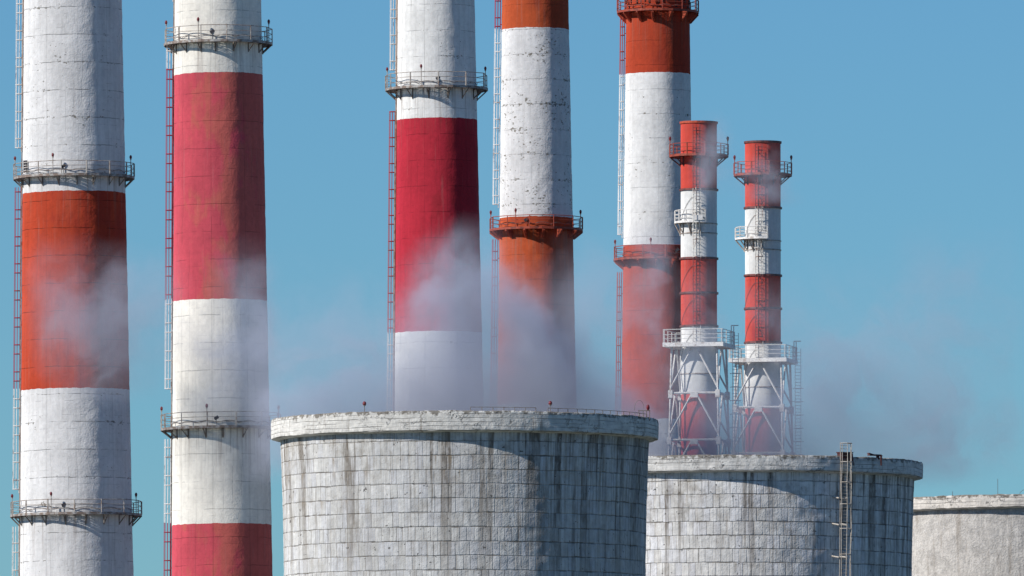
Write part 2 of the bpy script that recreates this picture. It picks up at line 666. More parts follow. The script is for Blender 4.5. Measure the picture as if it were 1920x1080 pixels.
# --- far left: cool white and orange red
A = Chim('c1', "widest chimney, at the far left, cool white with one orange-red band", GRP)
bd = [(0, 'r'), (A.zf(1080) - 8, 'w'), (A.zf(727), 'r'), (A.zf(357), 'w'), (A.zf(0) + 5, 'r'), (A.zf(0) + 25, 'w')]
A.shaft(shaft_mat('white_orange_concrete', bd, WHITE_COOL, (0.55, 0.072, 0.030), (0.44, 0.052, 0.030), (0.45, 0.62, 0.3), A.r(60),
                  2.86, 0.62, 1.25, 0.25, 0.35, 11.3, 0.4, A.zf(38), plats=(A.zf(326), A.zf(961), )), 3.1, 0.04)
rng = random.Random(5)
platform(A.root, A.r(A.zf(326)), A.zf(326), 114.5 * A.k, (M_DECK, M_RAIL, M_BRACK), 'truss', 1.36, 15, 18,
         (R(-74), R(-18), R(72), R(165)), rng, 0.95, flood=(R(-8),))
platform(A.root, A.r(A.zf(961)), A.zf(961), 124 * A.k, (M_DECK, M_RAIL, M_BRACK), 'truss', 1.36, 15, 18,
         (R(-74), R(-20), R(68), R(165)), rng, 1.05, flood=(R(-9),))
A.ladder(band_mat('white_red_ladder', [(0, 'r'), (A.zf(1080) - 8, 'w'), (A.ze(728), 'r'), (A.ze(352), 'w')], (0.66, 0.64, 0.62), LRED),
         [(-330, 284), (350, 924), (986, 1500)], R(-86))
A.conduit(R(-82))
bm = bmesh.new()
for dx in (-0.16, 0.16):
    for q in range(5):
        box(bm, (dx, 0, 0.16 + q * 0.26), 0.2, 0.16, 0.2)
sw = mesh_obj('switch_box', bm, M_LAMPD, A.root)
sw.location = pol(A.r(A.zf(320)) + 0.25, R(-62), A.zf(320))
sw.rotation_euler = (0, 0, R(-50))

# --- second: warm white and faded crimson
B = Chim('c2', "warm white chimney whose faded pink-red band is patched in salmon, second from left", GRP)
bd = [(0, 'w'), (B.zf(1080) - 17, 'r'), (B.zf(981), 'w'), (B.zf(560), 'r'), (B.zf(135), 'w'), (B.zf(0) + 9, 'r'), (B.zf(0) + 32, 'w')]
B.shaft(shaft_mat('white_pink_concrete', bd, WHITE_WARM, (0.62, 0.092, 0.125), (0.58, 0.135, 0.118), (0.44, 0.56, 0.42), B.r(60),
                  2.75, 0.42, 0.9, 0.0, 0.25, 4.7, 0.4, B.zf(148), plats=(B.zf(75), B.zf(799), )), 8.2, 0.03)
rng = random.Random(9)
platform(B.root, B.r(B.zf(75)), B.zf(75), 102.5 * B.k, (M_DECK, M_RAIL, M_BRACK), 'truss', 1.45, 13, 16,
         (R(-72), R(-20), R(71), R(165)), rng, 0.95, flood=(R(-5),))
platform(B.root, B.r(B.zf(799)), B.zf(799), 114 * B.k, (M_DECK, M_RAIL, M_BRACK), 'truss', 1.40, 13, 16,
         (R(-78), R(-12), R(74), R(165)), rng, 0.95, flood=(R(-3),))
B.ladder(band_mat('pink_white_ladder', [(0, 'w'), (B.zf(1080) - 17, 'r'), (B.ze(981), 'w'), (B.ze(562), 'r'), (B.ze(128), 'w')], (0.68, 0.66, 0.66), LRED),
         [(-330, 3), (80, 736), (822, 1500)], R(-86))
B.conduit(R(-84))

# --- third: white and deep crimson
Cc = Chim('c3', "chimney with a plain deep crimson band, standing in steam behind the biggest cooling tower", GRP)
bd = [(0, 'r'), (Cc.zf(1080) - 4, 'w'), (Cc.zf(620), 'r'), (Cc.zf(220), 'w'), (Cc.zf(0) + 9, 'r'), (Cc.zf(0) + 32, 'w')]
Cc.shaft(shaft_mat('white_crimson_concrete', bd, WHITE_MID, (0.53, 0.031, 0.056), (0.43, 0.028, 0.045), (0.45, 0.6, 0.4), Cc.r(60),
                   2.8, 0.40, 0.85, 0.06, 0.3, 23.9, 0.45, Cc.zf(275), plats=(Cc.zf(161), )), 14.9, 0.03)
rng = random.Random(14)
platform(Cc.root, Cc.r(Cc.zf(161)), Cc.zf(161), 97 * Cc.k, (M_DECK, M_RAIL, M_BRACK), 'truss', 1.5, 11, 14,
         (R(-74), R(-17), R(73), R(165)), rng, 1.15, flood=(R(2),))
Cc.ladder(band_mat('crimson_white_ladder', [(0, 'w'), (Cc.ze(622), 'r'), (Cc.ze(205), 'w')], (0.62, 0.60, 0.58), (0.36, 0.05, 0.06)),
          [(-330, 138), (208, 1500)], R(-86))
Cc.conduit(R(-82), rad=0.10)

# --- fourth: flaking white and rust orange
Dd = Chim('c4', "chimney with a speckled flaking white band above a rust-orange band and red platform", GRP)
bd = [(0, 'r'), (Dd.zf(1080) - 3, 'w'), (Dd.zf(755), 'r'), (Dd.zf(405), 'w'), (Dd.zf(51), 'r'), (Dd.zf(0) + 22, 'w')]
Dd.shaft(shaft_mat('flaking_white_orange_concrete', bd, (0.78, 0.78, 0.79), (0.55, 0.105, 0.036), (0.45, 0.080, 0.036), (0.45, 0.62, 0.4), Dd.r(60),
                   2.75, 0.40, 1.1, 0.95, 0.3, 31.1, 0.25, Dd.zf(500), plats=(Dd.zf(426), )), 21.7, 0.035)
rng = random.Random(22)
platform(Dd.root, Dd.r(Dd.zf(426)), Dd.zf(426), 88.5 * Dd.k, (M_RDECK, M_RRAIL, M_RBRACK), 'gusset', 1.28, 12, 14,
         (R(-76), R(-26), R(72), R(165)), rng, 0.95, flood=(R(-13),))
Dd.ladder(band_mat('white_orange_ladder', [(0, 'r'), (Dd.ze(405), 'w'), (Dd.ze(54), 'r')], (0.70, 0.69, 0.69), LRED),
          [(-330, 390), (448, 1500)], R(-86))

# --- fifth: with its crown platform at the picture's top edge
E = Chim('c5', "red and white chimney with platform at its red crown, partly behind a thin steel stack", GRP)
bd = [(0, 'r'), (E.zf(1080) - 2, 'w'), (E.zf(785), 'r'), (E.zf(458), 'w'), (E.zf(135), 'r'), (E.top - 6, 'r')]
E.shaft(shaft_mat('white_red_crown_concrete', bd, (0.80, 0.80, 0.80), (0.50, 0.068, 0.028), (0.42, 0.056, 0.03), (0.45, 0.62, 0.35), E.r(60),
                  2.75, 0.38, 0.9, 0.30, 0.22, 43.5, 0.3, E.zf(190), plats=(E.zf(17), E.zf(482), )), 33.3, 0.025)
rng = random.Random(31)
platform(E.root, E.r(E.zf(17)), E.zf(17), 77.5 * E.k, (M_RDECK, M_RRAIL, M_RBRACK), 'gusset', 1.3, 12, 14,
         (R(-74), R(-20), R(70)), rng, 1.15, yaw=0.1)
platform(E.root, E.r(E.zf(482)), E.zf(482), 84 * E.k, (M_RDECK, M_RRAIL, M_RBRACK), 'gusset', 1.35, 12, 14,
         (R(-76), R(-10), R(70), R(165)), rng, 0.95, flood=(R(26),))
E.ladder(band_mat('red_white_ladder', [(0, 'r'), (E.ze(458), 'w'), (E.ze(140), 'r')], (0.70, 0.69, 0.69), (0.36, 0.06, 0.05)),
         [(30, 447), (510, 1500)], R(-86), cage=0.5)
# ventilation slots and bolts of the crown band
bm = bmesh.new()
for i in range(44):
    a = 2 * PI * i / 44
    zz = E.zf(3)
    rr = E.r(zz)
    q = Matrix.Rotation(a, 4, 'Z')
    if i % 5 != 3:
        box(bm, pol(rr + 0.03, a, zz + 0.1 + 0.08 * (i % 3)), 0.17, 0.10, 0.42, q)
    if i % 4 == 0:
        box(bm, pol(rr + 0.03, a + 0.03, zz - 0.45), 0.22, 0.10, 0.20, q)
mesh_obj('vent_slot', bm, M_OPEN, E.root)

# ------------------------------------------------------------------ cooling towers
def tower_mat(name, R0, row, z0, seed, dirt, light, w=0.66, ztop=50.0):
    """Shuttered concrete: irregular panels in rows, tarry joints, rusty runs from the rim."""
    m, g, b = new_mat(name, 0.93, 1.0, spec=0.12)
    p = g.obj()
    x, y, z = g.xyz(p)
    u = g.m('ARCTAN2', x, y * -1.0) * R0
    ps = g.vec(x + seed, y, z)
    wob = (g.noise(g.vec(u * 0.35, seed, z * 0.5), 1.0, 3, 0.6) - 0.5) * 0.20
    zz = (z - z0 + wob) / row
    ri = zz.floor()
    shift = g.white(g.vec(ri, seed, 4.0)).gt(0.62) * 0.4 + g.white(g.vec(ri, seed, 4.0)) * 0.12
    uw = u + (g.noise(g.vec(u * 0.4, ri * 0.12, seed), 1.0, 2) - 0.5) * 1.1
    uc = uw / w + shift
    ci = uc.floor()
    cell = g.white(g.vec(ci, ri, seed))
    cell2 = g.white(g.vec(ci, ri, seed + 9.0))
    colw = g.white(g.vec(ci, 3.0, seed))
    # step of each panel's lower edge
    zz2 = zz + (cell - 0.5) * 0.045
    fz = zz2.frac()
    dz = g.m('MINIMUM', fz, 1.0 - fz)
    fu = uc.frac()
    du = g.m('MINIMUM', fu, 1.0 - fu)
    half = (fu - 0.5).abs()
    n_edge = g.noise(ps, 3.2, 3, 0.6)
    hl = g.smooth(dz + (n_edge - 0.5) * 0.07, 0.062, 0.014)
    hstr = g.smooth(g.noise(g.vec(u * 0.5, ri * 3.1, seed), 1.0, 2), 0.32, 0.66, 0.12, 0.95)
    vl = g.smooth(du + (n_edge - 0.5) * 0.08, 0.095, 0.020) * g.smooth(g.white(g.vec(ci, ri, seed + 2.0)), 0.1, 0.5, 0.15, 0.9)
    vh = g.smooth(half, 0.04, 0.008) * g.white(g.vec(ci, ri, seed + 5.0)).gt(0.7) * 0.5
    # base tone by panel
    mott = g.noise(ps, 1.6, 5, 0.62)
    fine = g.noise(ps, 7.0, 3, 0.6)
    cloud = g.noise(ps, 0.16, 3, 0.5)
    vs_ = g.noise(g.vec(u * 5.0, ri * 0.5, z * 0.35), 1.0, 3, 0.6)
    f = g.smooth(cell, 0, 1, 0.94, 1.04, lin=True) * g.smooth(mott, 0.28, 0.72, 0.84, 1.08, lin=True) * g.smooth(vs_, 0.3, 0.7, 0.88, 1.06, lin=True)
    f = f * g.smooth(cloud, 0.3, 0.7, 0.9, 1.06, lin=True)
    c = g.mix(g.smooth(cell2, 0.3, 1.0, 0, 0.6), light, (light[0] * 0.94, light[1] * 0.96, light[2] * 1.03))
    c = g.scale_col(c, f)
    # joints
    c = g.mix(g.m('MINIMUM', hl * hstr, 1.0) * 0.92, c, (0.11, 0.095, 0.08))
    c = g.mix(g.m('MAXIMUM', vl, vh) * g.smooth(g.noise(ps, 0.45, 3, 0.6), 0.35, 0.65, 0.18, 0.66), c, (0.17, 0.145, 0.12))
    # runs
    up = g.smooth(z, ztop - 16.0, ztop - 0.5, 0.25, 1.0, lin=True)
    ju = (g.noise(g.vec(0.0, seed, z * 0.5), 1.0, 2) - 0.5) * 0.15
    st1 = g.noise(g.vec((u + ju) * 0.95, seed + 1.0, z * 0.030), 1.0, 3, 0.55)
    st2 = g.noise(g.vec((u + ju) * 2.6, seed + 6.0, z * 0.06), 1.0, 3, 0.6)
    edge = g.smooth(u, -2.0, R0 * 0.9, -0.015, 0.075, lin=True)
    run1 = g.smooth(st1 + edge, 0.585 - 0.05 * dirt, 0.65 - 0.05 * dirt) * up
    run2 = g.smooth(st2 + edge, 0.55 - 0.05 * dirt, 0.70) * up
    brk = g.smooth(g.noise(g.vec(u * 3.0, seed, z * 0.9), 1.0, 3, 0.6), 0.25, 0.6, 0.35, 1.0) * g.smooth(g.white(g.vec((u * 1.4).floor(), ri, seed)), 0.0, 1.0, 0.6, 1.1)
    st3 = g.noise(g.vec((u + ju) * 6.0, seed + 12.0, z * 0.10), 1.0, 2, 0.6)
    run3 = g.smooth(st3 + edge, 0.56, 0.74) * g.smooth(g.noise(g.vec(u * 0.6, seed, z * 0.22), 1.0, 3, 0.6), 0.40, 0.62)
    c = g.mix(run3 * 0.55, c, (0.23, 0.185, 0.14))
    c = g.mix(run2 * 0.62 * brk, c, (0.22, 0.178, 0.135))
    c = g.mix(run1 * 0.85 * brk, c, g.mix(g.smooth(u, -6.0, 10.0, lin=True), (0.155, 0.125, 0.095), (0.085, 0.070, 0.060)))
    loc = g.smooth(g.noise(g.vec(u * 1.9, ri * 5.3, seed), 1.0, 3, 0.6), 0.54, 0.70) * g.smooth(fz, 0.15, 0.95, 0.15, 0.75) * g.white(g.vec(ri, seed, 11.0))
    c = g.mix(loc, c, (0.30, 0.235, 0.165))
    grime = g.smooth(g.noise(ps, 0.55, 6, 0.7), 0.48, 0.70)
    c = g.mix(grime * g.smooth(z, ztop - 9.0, ztop, 0.25, 0.6, lin=True), c, (0.27, 0.235, 0.19))
    # small holes and spalls
    sp = g.smooth(g.noise(g.vec(x, y + seed, z * 1.2), 1.9, 3, 0.6), 0.665, 0.70)
    c = g.mix(sp * 0.8, c, (0.10, 0.09, 0.08))
    g.put(b.inputs['Base Color'], c)
    h = cell * 0.45 + mott * 0.8 + fine * 0.4 - hl * 0.5 - g.m('MAXIMUM', vl, vh) * 0.3 - sp * 0.5 + g.noise(ps, 0.7, 2) * 0.8
    g.put(b.inputs['Normal'], g.bump(h, 0.55, 0.22))
    return m

def rim_mat(name, R0, z0, z1, seed, light):
    """Cast ring: board lines along it, cracks, moss on its top edge, drips."""
    m, g, b = new_mat(name, 0.93, 1.0, spec=0.12)
    p = g.obj()
    x, y, z = g.xyz(p)
    u = g.m('ARCTAN2', x, y * -1.0) * R0
    ps = g.vec(x + seed, y, z)
    mott = g.noise(ps, 1.4, 5, 0.62)
    fine = g.noise(ps, 6.0, 4, 0.6)
    hb = g.noise(g.vec(u * 0.35, seed, z * 7.0), 1.0, 4, 0.65)
    f = g.smooth(mott, 0.28, 0.72, 0.74, 1.12, lin=True) * g.smooth(hb, 0.3, 0.7, 0.82, 1.08, lin=True)
    c = g.scale_col(light, f)
    wob = (g.noise(g.vec(u * 0.22, seed, 0.0), 1.0, 3) - 0.5) * 0.35
    bl = ((z + wob) / 0.36).frac()
    pres = g.smooth(g.noise(g.vec(u * 0.20, seed + 2.0, z * 1.6), 1.0, 3, 0.6), 0.42, 0.56)
    ln = g.smooth((bl - 0.5).abs(), 0.10, 0.02) * pres
    cr = g.voro(g.vec(u * 0.45 + (mott - 0.5) * 1.5, seed, z * 1.1 + (fine - 0.5) * 0.7), 1.0)
    ck = g.smooth(cr, 0.022, 0.004) * g.smooth(g.noise(ps, 0.35, 2), 0.46, 0.60)
    c = g.mix(ln * 0.75, c, (0.17, 0.15, 0.13))
    c = g.mix(ck * 0.85, c, (0.07, 0.065, 0.06))
    moss = g.smooth(g.noise(ps, 1.9, 4, 0.65) + g.smooth(z, z1 - 0.75, z1, -0.25, 0.16, lin=True), 0.50, 0.64)
    c = g.mix(moss * 0.75, c, (0.12, 0.10, 0.075))
    drip = g.smooth(g.noise(g.vec(u * 2.2, seed + 4.0, z * 0.35), 1.0, 3, 0.6), 0.56, 0.72)
    c = g.mix(drip * 0.5, c, (0.20, 0.16, 0.125))
    sp = g.smooth(g.noise(g.vec(x, y + seed, z), 1.3, 3, 0.6), 0.66, 0.70)
    c = g.mix(sp * 0.55, c, (0.15, 0.135, 0.12))
    g.put(b.inputs['Base Color'], c)
    h = mott * 0.9 + fine * 0.4 - ln * 0.5 - ck * 0.8 - sp * 0.5
    g.put(b.inputs['Normal'], g.bump(h, 0.65, 0.22))
    return m

def rough_mat(name, R0, seed, light):
    """Sprayed, weathered concrete without panels."""
    m, g, b = new_mat(name, 0.95, 1.0, spec=0.1)
    p = g.obj()
    x, y, z = g.xyz(p)
    u = g.m('ARCTAN2', x, y * -1.0) * R0
    ps = g.vec(x + seed, y, z)
    n1 = g.noise(ps, 0.9, 6, 0.68)
    n2 = g.noise(ps, 4.5, 4, 0.7)
    st = g.noise(g.vec(u * 1.3, seed, z * 0.13), 1.0, 4, 0.62)
    st2 = g.noise(g.vec(u * 4.0, seed, z * 0.35), 1.0, 3, 0.62)
    c = g.scale_col(light, g.smooth(n1, 0.3, 0.7, 0.72, 1.12, lin=True) * g.smooth(n2, 0.3, 0.7, 0.78, 1.10, lin=True) * g.smooth(st2, 0.3, 0.7, 0.85, 1.05, lin=True))
    c = g.mix(g.smooth(st, 0.50, 0.72, 0, 0.6), c, (0.30, 0.255, 0.21))
    c = g.mix(g.smooth(n2 + (n1 - 0.5) * 0.4, 0.62, 0.72, 0, 0.5), c, (0.20, 0.18, 0.16))
    g.put(b.inputs['Base Color'], c)
    g.put(b.inputs['Normal'], g.bump(n1 * 0.8 + n2 * 0.8, 0.8, 0.25))
    return m

class Tower:
    def __init__(s, label, cx, D, rim_px, body_px, rim_rows, rimmat, bodymat, throat_px, seed, rim_h_px, group):
        s.D = D
        s.k = k = D / F
        s.cx = cx
        c = at(cx, 900, D)
        s.root = empty('cooling_tower', (c.x, D, 0), label, 'cooling tower', group)
        s.Rr, s.Rb, s.Rt = rim_px * k, body_px * k, throat_px * k
        s.z1 = zat(rim_rows[0], D - s.Rr)       # top edge of the rim
        s.z0 = zat(rim_rows[1], D - s.Rr)       # bottom edge of its face
        zb = s.z0 - 0.20
        zth = s.z1 - 17.0
        a = 34.0
        def rad(z):
            if z >= zth:
                q = (z - zth) / (zb - zth)
                return s.Rt + (s.Rb - s.Rt) * q ** 2.2
            return s.Rt * math.sqrt(1 + ((zth - z) / a) ** 2 * 1.15)
        s.rad = rad
        zs = [0.0]
        while zs[-1] < s.z1 - 18:
            zs.append(zs[-1] + 3.0)
        z = s.z1 - 17.5
        while z < zb - 0.1:
            zs.append(z)
            z += 0.22
        zs += [zb, s.z0 + 0.6]
        zs = sorted(set(zs))
        def jit(r, z, a):
            x, y = math.sin(a) * r, math.cos(a) * r
            q = 0.05 * sgn_noise(x * 0.4 + seed, y * 0.4, z * 0.4) + 0.035 * sgn_noise(x * 1.3 + seed, y * 1.3, z * 1.3) + 0.02 * sgn_noise(x * 3 + seed, y * 3, z * 3)
            return r + q, z
        bm = bmesh.new()
        lathe(bm, [(rad(z), z) for z in zs], 300, jit)
        lathe(bm, [(rad(z) - 0.45, z) for z in (s.z0 - 14, s.z0 - 6, s.z0)], 96)
        mesh_obj('shell', bm, bodymat(s), s.root, smooth=True)
        # rim ring
        def jr(r, z, a):
            x, y = math.sin(a) * r, math.cos(a) * r
            n1 = sgn_noise(x * 0.35 + seed, y * 0.35, z * 0.3)
            n2 = sgn_noise(x * 1.1 + seed, y * 1.1, z * 1.1)
            n3 = sgn_noise(x * 2.9 + seed, y * 2.9, z * 2.9)
            return r + 0.04 * n1 + 0.04 * n2 + 0.025 * n3, z + 0.055 * n1 + 0.05 * n2 + 0.03 * n3
        h = s.z1 - s.z0
        ov = s.Rr - s.Rb
        prof = [(s.Rr - 1.35, s.z1 - 0.12), (s.Rr - 0.5, s.z1 - 0.02), (s.Rr - 0.10, s.z1)]
        n = 9
        prof += [(s.Rr - (0.03 if i in (0, n) else 0.0), s.z1 - 0.06 - (h - 0.06) * i / n) for i in range(n + 1)]
        prof += [(s.Rr - ov * 0.35, s.z0 - 0.05), (s.Rr - ov * 0.7, s.z0 - 0.13), (s.Rb - 0.15, s.z0 - 0.18)]
        prof += [(s.Rr - 1.35, s.z0 - 0.2)]
        bm = bmesh.new()
        lathe(bm, prof, 420, jr, True)
        mesh_obj('rim', bm, rimmat(s), s.root, smooth=True)

CONC = (0.69, 0.685, 0.67)
TG = "concrete cooling towers"
T1 = Tower("biggest panelled white-grey cooling tower with a thick rim, in front of the crimson chimney", 871.5, 1010, 363.5, 346, (769.5, 806),
           lambda s: rim_mat('rim_concrete', s.Rr, s.z0, s.z1, 2.0, (0.77, 0.755, 0.72)),
           lambda s: tower_mat('panelled_concrete', s.Rb, 26.5 * s.k, s.z0 - 0.9, 7.0, 0.95, CONC, ztop=s.z0), 339, 5.0, 36, TG)
T2 = Tower("panelled grey cooling tower with a pale caged ladder standing up past its rim", 1388, 1069, 343, 326, (852.5, 881),
           lambda s: rim_mat('cracked_rim_concrete', s.Rr, s.z0, s.z1, 19.0, (0.77, 0.755, 0.725)),
           lambda s: tower_mat('panelled_concrete_dirty', s.Rb, 25.2 * s.k, s.z0 - 0.95, 29.0, 0.45, (0.86, 0.85, 0.83), ztop=s.z0), 320, 15.0, 28, TG)
T3 = Tower("rough beige-grey cooling tower without panels, lowest and farthest right", 1960, 1108, 300, 284, (926, 949),
           lambda s: rim_mat('pale_rim_concrete', s.Rr, s.z0, s.z1, 37.0, (0.78, 0.74, 0.685)),
           lambda s: rough_mat('rough_concrete', s.Rb, 3.0, (0.69, 0.665, 0.635)), 282, 25.0, 23, TG)

# rim fittings of the big tower
bm = bmesh.new()
for lo, hi in ((R(2), R(22)), (R(26), R(74))):
    n = int((hi - lo) * T1.Rr / 1.0)
    pts = [pol(T1.Rr - 0.45, lo + (hi - lo) * i / n, T1.z1 + 0.32) for i in range(n + 1)]
    polytube(bm, pts, 0.024, 4)
    for i in range(0, n + 1):
        q = pts[i].copy(); q.z = T1.z1 - 0.2
        tube(bm, q, pts[i], 0.03, 4)
mesh_obj('railing', bm, M_BRACK, T1.root)
first = None
for (px, py) in ((687, 753), (1031, 751)):
    a = math.asin((px - T1.cx) * T1.k / (T1.Rr - 0.3))
    if first is None:
        bm = bmesh.new()
        tube(bm, (0, 0, -0.3), (0, 0, 0.62), 0.035, 5, 0)
        ball(bm, (0, 0, 0.74), 0.17, 0.20, 1)
        tube(bm, (0, 0, 0.55), (0, 0, 0.64), 0.12, 8, 0)
        first = mesh_obj('warning_light', bm, [M_BRACK, M_LAMP], T1.root)
        o = first
    else:
        o = copy_obj(first, T1.root)
    o.location = pol(T1.Rr - 0.3, a, T1.z1)
# small stand with hoop and lamp at the right end of the rim
bm = bmesh.new()
box(bm, (0, 0, 0.62), 1.05, 0.5, 0.06)
for sx in (-0.48, -0.1, 0.2, 0.48):
    tube(bm, (sx, -0.2, -0.3), (sx, -0.2, 0.6), 0.03, 4)
    tube(bm, (sx, 0.2, -0.3), (sx, 0.2, 0.6), 0.03, 4)
hp = [Vector((-0.32 + 0.42 * math.cos(q) - 0.12, 0, 0.75 + 0.78 * math.sin(q))) for q in [PI * 1.05 - PI * 1.05 * i / 14 for i in range(15)]]
polytube(bm, hp, 0.018, 4)
ball(bm, (0.34, 0, 0.90), 0.15, 0.27, 1)
st = mesh_obj('lamp_stand', bm, [M_BRACK, M_LAMP], T1.root)
a = math.asin((1207 - T1.cx) * T1.k / (T1.Rr - 0.45))
st.location = pol(T1.Rr - 0.45, a, T1.z1 - 0.02)

# the caged ladder and rusty holders of the second tower
th = R(32.6)
bm = bmesh.new()
rnd = random.Random(3)
rl = T2.Rr + 0.15
ztop = zat(830, T2.D - 14)
ladder_bm(bm, lambda z: rl - 0.02 * max(0.0, T2.z0 - z), th, 3.0, ztop, width=0.8, rung=0.32, cage=0.85,
          hoops=[zat(q, T2.D - 14) for q in (832, 867, 905, 946, 992, 1040, 1090, 1140, 1190, 1240, 1300, 1360, 1420)], rr=0.036, strips=4, cw=1.35, jag=0.05, rnd=rnd)
o_ = Vector((math.sin(th), -math.cos(th), 0)); t_ = Vector((math.cos(th), math.sin(th), 0))
for q in (935, 985, 1046, 1108, 1170):
    z = zat(q, T2.D - 14)
    for s in (-0.62, 0.31):
        tube(bm, o_ * (T2.rad(z) - 0.1) + t_ * (s * 0.9) + Vector((0, 0, z + 0.18)), o_ * (rl + 0.05) + t_ * s + Vector((0, 0, z)), 0.075, 4)
    tube(bm, o_ * rl + t_ * -0.62 + Vector((0, 0, z)), o_ * rl + t_ * 0.31 + Vector((0, 0, z - 0.08)), 0.06, 4)
mesh_obj('ladder', bm, paint('pale_ladder_steel', (0.43, 0.40, 0.36), 0.45, (0.30, 0.25, 0.20)), T2.root)
M_RUST = paint('red_rust', (0.085, 0.028, 0.026), 0.5, (0.06, 0.025, 0.022))
bm = bmesh.new()
box(bm, (0, 0, -0.1), 1.25, 0.7, 0.75)
box(bm, (0, 0, 0.30), 1.4, 0.8, 0.08)
tube(bm, (0.55, -0.45, 0.2), (0.62, -0.5, -0.9), 0.06, 4)
tube(bm, (-0.55, -0.45, 0.2), (-0.6, -0.5, -0.9), 0.06, 4)
hb = mesh_obj('ladder_hatch', bm, M_RUST, T2.root)
hb.location = pol(T2.Rr - 0.30, R(33.9), T2.z1 + 0.05)
hb.rotation_euler = (0, 0, R(33))
bm = bmesh.new()
box(bm, (0, 0, 0.22), 1.5, 0.34, 0.14)
box(bm, (-0.55, 0, 0.32), 0.5, 0.3, 0.08, Matrix.Rotation(R(12), 4, 'Y'))
box(bm, (0.4, 0, 0.05), 0.16, 0.3, 0.4)
tube(bm, (0.45, -0.36, 0.15), (0.45, -0.42, -0.75), 0.075, 5)
tube(bm, (0.75, -0.2, 0.2), (0.45, -0.40, -0.35), 0.05, 4)
hb = mesh_obj('davit_arm', bm, M_RUST, T2.root)
hb.location = pol(T2.Rr - 0.15, R(46), T2.z1)
hb.rotation_euler = (0, 0, R(40))

# thin masts on the third tower
for px, h in ((1859, 1.5), (1777, 0.4)):
    a = math.asin(max(-1, min(1, (px - T3.cx) * T3.k / (T3.Rr - 0.4))))
    bm = bmesh.new()
    tube(bm, (0, 0, -0.3), (0, 0, h), 0.022, 4)
    box(bm, (0, 0, 0.0), 0.16, 0.16, 0.08)
    o = mesh_obj('lightning_rod', bm, M_CABLE, T3.root)
    o.location = pol(T3.Rr - 0.4, a, T3.z1)
bm = bmesh.new()
polytube(bm, [(-0.4, 0, -0.2), (-0.35, 0, 0.15), (-0.1, 0, 0.38), (0.5, 0, 0.5)], 0.02, 4)
o = mesh_obj('bent_rod', bm, M_CABLE, T3.root)
o.location = pol(T3.Rr - 0.4, math.asin((1905 - T3.cx) * T3.k / T3.Rr), T3.z1)

# ------------------------------------------------------------------ steel stacks on lattice towers
SG = "striped steel stacks on white lattice towers"

